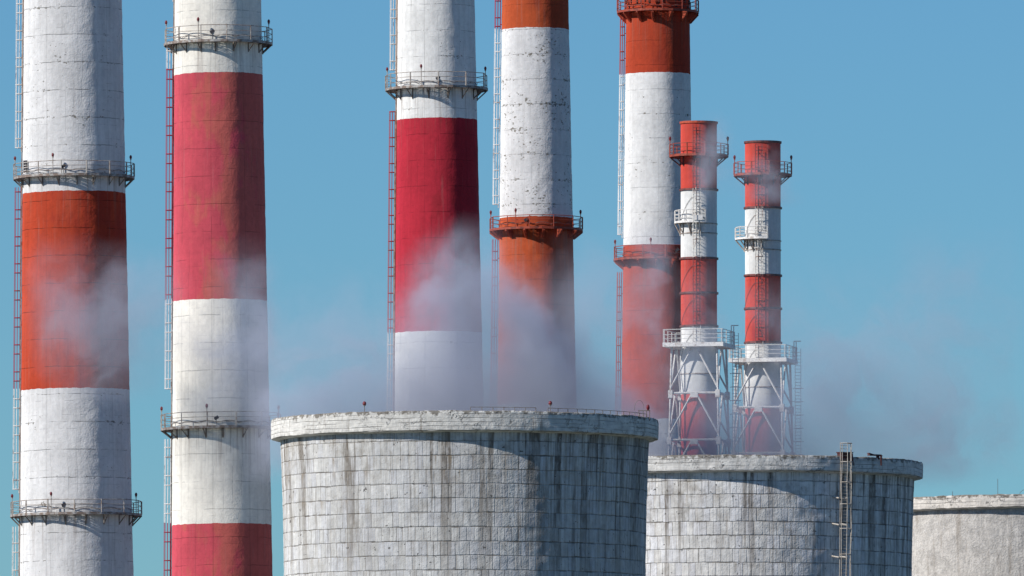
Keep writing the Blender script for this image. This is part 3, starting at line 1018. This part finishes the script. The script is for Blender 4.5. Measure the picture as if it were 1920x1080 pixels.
def steel_stack(label, cx, D, hw, top, bands_px, rings_px, deck_px, lower_px, plat, balcony, w_deck, beam_rows, seed, lad_th, lad_w=0.78):
    k = D / F
    c = at(cx, 500, D)
    root = empty('steel_stack', (c.x, D, 0), label, 'chimney', SG)
    r = hw * k
    zf = lambda py: zat(py, D - r)
    zt = zf(top)
    bd = [(0, 'r'), (zf(lower_px), 'w')] + [(zf(q), kk) for q, kk in bands_px]
    mat = shaft_mat('stack_paint_%s' % ('coral' if seed < 1 else 'scarlet'), bd, (0.80, 0.80, 0.79), (0.64, 0.085, 0.062), (0.52, 0.060, 0.055), (0.5, 0.65, 0.3),
                    r, 4.0, 0.12, 0.25, 0.0, 0.35, 50.0 + seed, 0.12)
    bm = bmesh.new()
    prof = [(r, 2.0 * i) for i in range(int(zt / 2))] + [(r, zt), (r - 0.06, zt), (r - 0.06, zt - 5)]
    lathe(bm, prof, 64)
    mesh_obj('shaft', bm, mat, root, smooth=True)
    # lip and joint rings, one ring copied
    bm = bmesh.new()
    lathe(bm, [(r + 0.005, -0.10), (r + 0.15, -0.10), (r + 0.15, 0.10), (r + 0.005, 0.10)], 48, None, True)
    ring = mesh_obj('joint_ring', bm, M_FLANGE, root)
    ring.location = (0, 0, zf(rings_px[0]))
    for q in rings_px[1:]:
        copy_obj(ring, root, (0, 0, zf(q)))
    bm = bmesh.new()
    lathe(bm, [(r + 0.005, -0.16), (r + 0.10, -0.16), (r + 0.12, 0.06), (r + 0.005, 0.06)], 48, None, True)
    lip = mesh_obj('lip', bm, M_FLANGE if seed > 0.5 else M_RBRACK, root)
    lip.location = (0, 0, zt - 0.06)
    # upper platform
    rng = random.Random(int(60 + seed * 10))
    platform(root, r, zf(plat[0]), plat[1] * k, (M_RDECK, M_RRAIL, M_FLANGE), 'truss', (plat[0] - plat[2]) * k, 10, 8, (R(-80), R(80)), rng, 1.0, swag=False, rail_r=0.036, yaw=0.2)
    # side balcony
    platform(root, r, zf(balcony[0]), balcony[1] * k, (M_WDECK, M_WRAIL, M_RAIL), 'truss', (balcony[0] - balcony[2]) * k, 5, 4, (), rng, 1.3, R(-100), R(balcony[3]), 0.14, swag=False, rail_r=0.045)
    bm = bmesh.new()
    box(bm, (0, 0, 0.30), 0.95, 0.06, 0.5)
    tp = mesh_obj('toe_panel', bm, M_WDECK, root)
    tp.location = pol(r + 0.75, R(-3), zf(balcony[0]))
    # stiffening bands below the balcony
    bm = bmesh.new()
    for q in balcony[4]:
        lathe(bm, [(r + 0.004, zf(q) - 0.05), (r + 0.07, zf(q) - 0.05), (r + 0.07, zf(q) + 0.05), (r + 0.004, zf(q) + 0.05)], 48, None, True)
    mesh_obj('support_band', bm, M_RAIL, root)
    # ladder up the front
    zd = zf(deck_px)
    lm = band_mat('stack_ladder_%s' % ('coral' if seed < 1 else 'scarlet'), [(0, 'w')] + [(zf(q), kk) for q, kk in bands_px], (0.60, 0.59, 0.56), (0.20, 0.050, 0.050), 0.4)
    bm = bmesh.new()
    ladder_bm(bm, lambda z: r + 0.22, lad_th, zd, zt - 0.4, width=lad_w, rung=0.34, cage=0.66, gapz=2.0, rr=0.034, strips=3, stand=0.2, cw=lad_w * 1.15)
    # zig-zag stiffeners of the cage
    o2 = Vector((math.sin(lad_th), -math.cos(lad_th), 0)); t2 = Vector((math.cos(lad_th), math.sin(lad_th), 0))
    z = zd + 2.3
    s = 1
    while z < zt - 3:
        tube(bm, o2 * (r + 0.55) + t2 * (lad_w * 0.55 * s) + Vector((0, 0, z)), o2 * (r + 0.86) + t2 * (-lad_w * 0.1 * s) + Vector((0, 0, z + 1.4)), 0.03, 4)
        z += 1.4
        s = -s
    mesh_obj('ladder', bm, lm, root)
    # slack cables slung from ladder to the shaft side
    bm = bmesh.new()
    zz = [zf(q) for q in rings_px]
    for z in zz:
        pts = []
        for i in range(13):
            q = i / 12
            pts.append(pol(r + 0.06, lad_th - R(12) - R(62) * q, z - 0.8 - 2.9 * q ** 1.3))
        polytube(bm, pts, 0.024, 4)
    mesh_obj('cable', bm, M_CABLE, root)
    # square service deck
    rot = Matrix.Rotation(R(-12.5), 4, 'Z')
    hwD = w_deck * k / 2
    bm = bmesh.new()
    # four plates round the shaft
    gap = r + 0.1
    t = 0.42
    zc = zd - t / 2
    box(bm, rot @ Vector((0, -(hwD + gap) / 2, zc)), 2 * hwD, hwD - gap, t, rot)
    box(bm, rot @ Vector((0, (hwD + gap) / 2, zc)), 2 * hwD, hwD - gap, t, rot)
    box(bm, rot @ Vector((-(hwD + gap) / 2, 0, zc)), hwD - gap, 2 * gap - 0.01, t - 0.01, rot)
    box(bm, rot @ Vector(((hwD + gap) / 2, 0, zc)), hwD - gap, 2 * gap - 0.01, t - 0.01, rot)
    deck = mesh_obj('service_deck', bm, M_WDECK, root)
    bm = bmesh.new()
    rh = 1.35
    hr = hwD - 0.06
    cs = [Vector((-hr, -hr, 0)), Vector((hr, -hr, 0)), Vector((hr, hr, 0)), Vector((-hr, hr, 0))]
    for i in range(4):
        a, b = cs[i], cs[(i + 1) % 4]
        for q in (0.02, 0.30, 0.62, 0.98):
            p = rot @ a.lerp(b, q)
            tube(bm, p + Vector((0, 0, zd)), p + Vector((0, 0, zd + rh)), 0.045, 5)
        for hh in (1.0, 0.62, 0.32):
            pa, pb = rot @ a, rot @ b
            tube(bm, pa + Vector((0, 0, zd + rh * hh)), pb + Vector((0, 0, zd + rh * hh)), 0.042 if hh == 1.0 else 0.028, 5)
    # raised gate frame at the far right corner
    for q in (0.72, 0.92):
        p = rot @ cs[1].lerp(cs[2], q)
        tube(bm, p + Vector((0, 0, zd)), p + Vector((0, 0, zd + 1.95)), 0.05, 5)
    tube(bm, rot @ cs[1].lerp(cs[2], 0.72) + Vector((0, 0, zd + 1.95)), rot @ (cs[1].lerp(cs[2], 0.72) + Vector((0.75, 0, 0))) + Vector((0, 0, zd + 1.95)), 0.05, 5)
    mesh_obj('railing', bm, M_WRAIL, deck)
    # lattice: four legs, beams and A-braces in each bay
    frame = bpy.data.objects.new('lattice_tower', None)
    COL.objects.link(frame)
    frame.parent = root
    M_LAT = M_LATT
    zdb = zd - t
    def half(z):
        return (84.5 * 0.5 / math.cos(R(12.5)) + (zdb - z) / (200 * k) * 9.0 * 0.5) * k
    lv = [zdb] + [zf(q) for q in beam_rows]
    stepz = lv[-2] - lv[-1]
    while lv[-1] - stepz > 1:
        lv.append(lv[-1] - stepz)
    lv.append(0.0)
    cn = ((-1, -1), (1, -1), (1, 1), (-1, 1))
    for sx, sy in cn:
        bm = bmesh.new()
        polytube(bm, [rot @ Vector((sx * half(z), sy * half(z), z)) for z in lv], 0.13, 6)
        for z in lv[1:4]:
            box(bm, rot @ Vector((sx * half(z), sy * half(z), z - 0.1)), 0.46, 0.46, 0.8, rot)
        mesh_obj('leg', bm, M_LAT, frame)
    for i in range(4):
        (ax, ay), (bx, by) = cn[i], cn[(i + 1) % 4]
        for li in range(len(lv) - 1):
            z1, z0 = lv[li], lv[li + 1]
            mid = rot @ Vector(((ax + bx) / 2 * half(z1), (ay + by) / 2 * half(z1), z1 - 0.15))
            for (qx, qy) in ((ax, ay), (bx, by)):
                bm = bmesh.new()
                foot = rot @ Vector((qx * half(z0), qy * half(z0), z0 + 0.5))
                side = (foot - mid); side.z = 0; side.normalize()
                tube(bm, mid + side * 0.28, foot, 0.10, 6)
                mesh_obj('brace', bm, M_LAT, frame)
            if li > 0:
                bm = bmesh.new()
                tube(bm, rot @ Vector((ax * half(z1), ay * half(z1), z1)), rot @ Vector((bx * half(z1), by * half(z1), z1)), 0.125, 6)
                box(bm, rot @ Vector(((ax + bx) / 2 * half(z1), (ay + by) / 2 * half(z1), z1 - 0.2)), 0.8 if ay == by else 0.3, 0.3 if ay == by else 0.8, 0.55, rot)
                mesh_obj('beam', bm, M_LAT, frame)
    # access ladder behind the right side
    bm = bmesh.new()
    p = rot @ Vector((hwD + 0.3, hwD * 0.55, 0))
    for s in (-0.3, 0.3):
        tube(bm, p + Vector((s, 0, 1)), p + Vector((s, 0, zd + 1.2)), 0.03, 4)
    z = 1.2
    while z < zd + 1.1:
        tube(bm, p + Vector((-0.3, 0, z)), p + Vector((0.3, 0, z)), 0.026, 4)
        z += 0.35
    z = zd - 3
    while z > 4:
        for s in (-0.55, 0.55):
            tube(bm, p + Vector((-0.3, 0, z)), p + Vector((s, 0.6, z)), 0.022, 4)
        tube(bm, p + Vector((-0.6, 0, z)), p + Vector((0.6, 0, z)), 0.03, 4)
        z -= 1.4
    mesh_obj('access_ladder', bm, M_WRAIL, root)
    return root

steel_stack("taller thin red and white steel stack on a white lattice tower, overlapping a concrete chimney", 1310.5, 1172, 34, 226,
            [(610, 'r'), (483, 'w'), (354, 'r')], (354, 483, 548, 610), 643, 738, (289, 56, 268), (414, 47, 393, 14, (418, 436, 700)), 116, (737, 825), 0.2, R(-7))
steel_stack("shorter thin red and white steel stack on a white lattice tower, clear against the sky", 1430.5, 1196, 33.5, 263,
            [(641, 'r'), (515, 'w'), (388, 'r')], (388, 515, 577, 641), 672, 765, (325, 55, 303), (445, 53, 425, 8, (450, 467, 725)), 111, (764, 850), 1.2, R(-12))

# ------------------------------------------------------------------ steam drifting behind the cooling towers
SD = 1107.0
def steam(name, label, box_px, blobs, seed, dens, y0, y1, warp=3.0, col=(0.80, 0.79, 0.88), wisp=(0.36, 0.66), nscale=0.16, floor=0.15):
    """A closed box of thin vapour; blobs = (px, py, half-width px, half-height px, tilt deg, strength)."""
    a, b = at(box_px[0], box_px[3], SD), at(box_px[2], box_px[1], SD)
    bm = bmesh.new()
    box(bm, ((a.x + b.x) / 2, (y0 + y1) / 2, (a.z + b.z) / 2), b.x - a.x, y1 - y0, b.z - a.z)
    m = bpy.data.materials.new('vapour_%s' % name)
    m.use_nodes = True
    t = m.node_tree
    for n in list(t.nodes):
        if n.type != 'OUTPUT_MATERIAL':
            t.nodes.remove(n)
    g = G(t)
    out = [n for n in t.nodes if n.type == 'OUTPUT_MATERIAL'][0]
    p = g.obj()
    x, y, z = g.xyz(p)
    q = g.vec(x + seed, y * 0.25, z)
    wn_ = g.noise(q, 0.075, 4, 0.55, 0.0, True)
    wx, wy, wz = g.xyz(wn_)
    fx, fy, fz_ = g.xyz(g.noise(q, 0.33, 3, 0.55, 0.0, True))
    x2 = x + (wx - 0.5) * (warp * 2.6) + (fx - 0.5) * 3.2
    z2 = z + (wy - 0.5) * (warp * 2.6) + (fy - 0.5) * 3.2
    tot = None
    k = SD / F
    for (px, py, sx, sy, tilt, amp) in blobs:
        c = at(px, py, SD)
        ca, sa = math.cos(R(tilt)), math.sin(R(tilt))
        dx, dz = x2 - c.x, z2 - c.z
        e = (dx * ca + dz * sa) / (sx * k)
        h = (dz * ca - dx * sa) / (sy * k)
        v = g.m('EXPONENT', (e * e + h * h) * -1.0) * amp
        tot = v if tot is None else tot + v
    n1 = g.noise(g.vec(x2 * 0.9 + z2 * 0.35 + seed, y * 0.2, z2 * 1.0 - x2 * 0.3), nscale, 8, 0.62, 0.35)
    w = g.smooth(n1, wisp[0], wisp[1], floor, 1.6)
    # keep the body even where it is thick, ragged where it is thin
    tk = g.smooth(tot, 0.5, 1.4)
    w = w * (1.0 - tk) + tk
    # nothing at the box faces
    ex = g.m('MINIMUM', x - a.x, b.x - x)
    ez = g.m('MINIMUM', z - a.z, b.z - z)
    fade = g.smooth(g.m('MINIMUM', ex, ez), 0.2, 4.0)
    d = tot * w * fade * (dens / (y1 - y0))
    d = g.m('MAXIMUM', d - 0.002, 0.0)
    v = g.node('ShaderNodeVolumePrincipled')
    g.put(v.inputs['Color'], col)
    g.put(v.inputs['Density'], d)
    v.inputs['Anisotropy'].default_value = 0.0
    t.links.new(v.outputs[0], out.inputs['Volume'])
    o = mesh_obj(name, bm, m)
    o["kind"] = "stuff"
    o["label"] = label
    o["category"] = "steam"
    return o

VAP = (0.61, 0.655, 0.77)
steam('steam', "grey violet bank of steam drifting up behind the biggest cooling tower and veiling the chimney feet",
      (440, 380, 1290, 925),
      [(620, 820, 230, 165, 0, 0.95), (560, 650, 120, 80, 0, 0.14), (825, 790, 150, 110, 0, 1.25), (842, 560, 50, 110, -8, 0.68), (885, 620, 60, 80, 0, 0.55), (790, 650, 70, 60, 0, 0.30),
       (1000, 800, 120, 110, 0, 1.7), (985, 650, 40, 105, 32, 2.2), (1010, 730, 60, 60, 30, 1.3), (1120, 790, 110, 150, 0, 0.85), (1110, 600, 90, 110, 0, 0.20),
       (1195, 810, 70, 85, 0, 0.8), (1245, 570, 50, 100, 0, 0.45), (1215, 520, 45, 70, 0, 0.22)],
      4.0, 1.40, 1100.0, 1109.0, col=(0.66, 0.70, 0.82), floor=0.48)
steam('steam', "soft blue-grey bank of steam behind the caged-ladder cooling tower, around the lattice towers",
      (1180, 330, 1960, 925),
      [(1330, 880, 120, 120, 0, 1.5), (1320, 580, 60, 80, 0, 0.28), (1290, 680, 60, 60, 0, 0.25), (1450, 870, 100, 120, 0, 1.15), (1450, 600, 35, 45, 0, 0.25),
       (1580, 830, 180, 130, 0, 0.75), (1580, 660, 120, 110, 15, 0.34), (1700, 810, 110, 110, 0, 0.36), (1820, 790, 110, 130, 0, 0.34), (1800, 510, 90, 80, 0, 0.20), (1700, 600, 110, 70, -15, 0.16), (1885, 620, 85, 95, 0, 0.26), (1900, 800, 90, 70, 0, 0.12)],
      14.0, 1.20, 1110.0, 1119.0, col=VAP, floor=0.32, wisp=(0.33, 0.67))
steam('steam', "thin torn wisp of steam crossing the two leftmost chimneys",
      (10, 380, 560, 800),
      [(195, 600, 68, 85, -20, 0.56), (110, 520, 80, 75, 0, 0.34), (110, 610, 70, 70, 0, 0.25), (215, 680, 60, 55, 0, 0.38), (275, 560, 45, 65, 0, 0.26),
       (450, 520, 45, 60, 0, 0.34), (490, 560, 40, 65, 0, 0.42), (385, 632, 75, 34, 0, 0.45), (480, 690, 55, 95, 0, 0.7), (430, 760, 80, 40, 0, 0.3)],
      21.0, 1.1, 1110.0, 1119.0, col=VAP, floor=0.42, wisp=(0.33, 0.70))
steam('steam', "small puff of steam in front of the thin stack tops",
      (1240, 200, 1540, 440),
      [(1333, 285, 24, 60, 0, 0.6), (1322, 330, 24, 45, 0, 0.45), (1425, 345, 40, 45, 0, 0.6), (1450, 370, 30, 30, 0, 0.4)],
      33.0, 0.9, 1090.0, 1098.0, warp=1.5, nscale=0.3, col=VAP, floor=0.3)
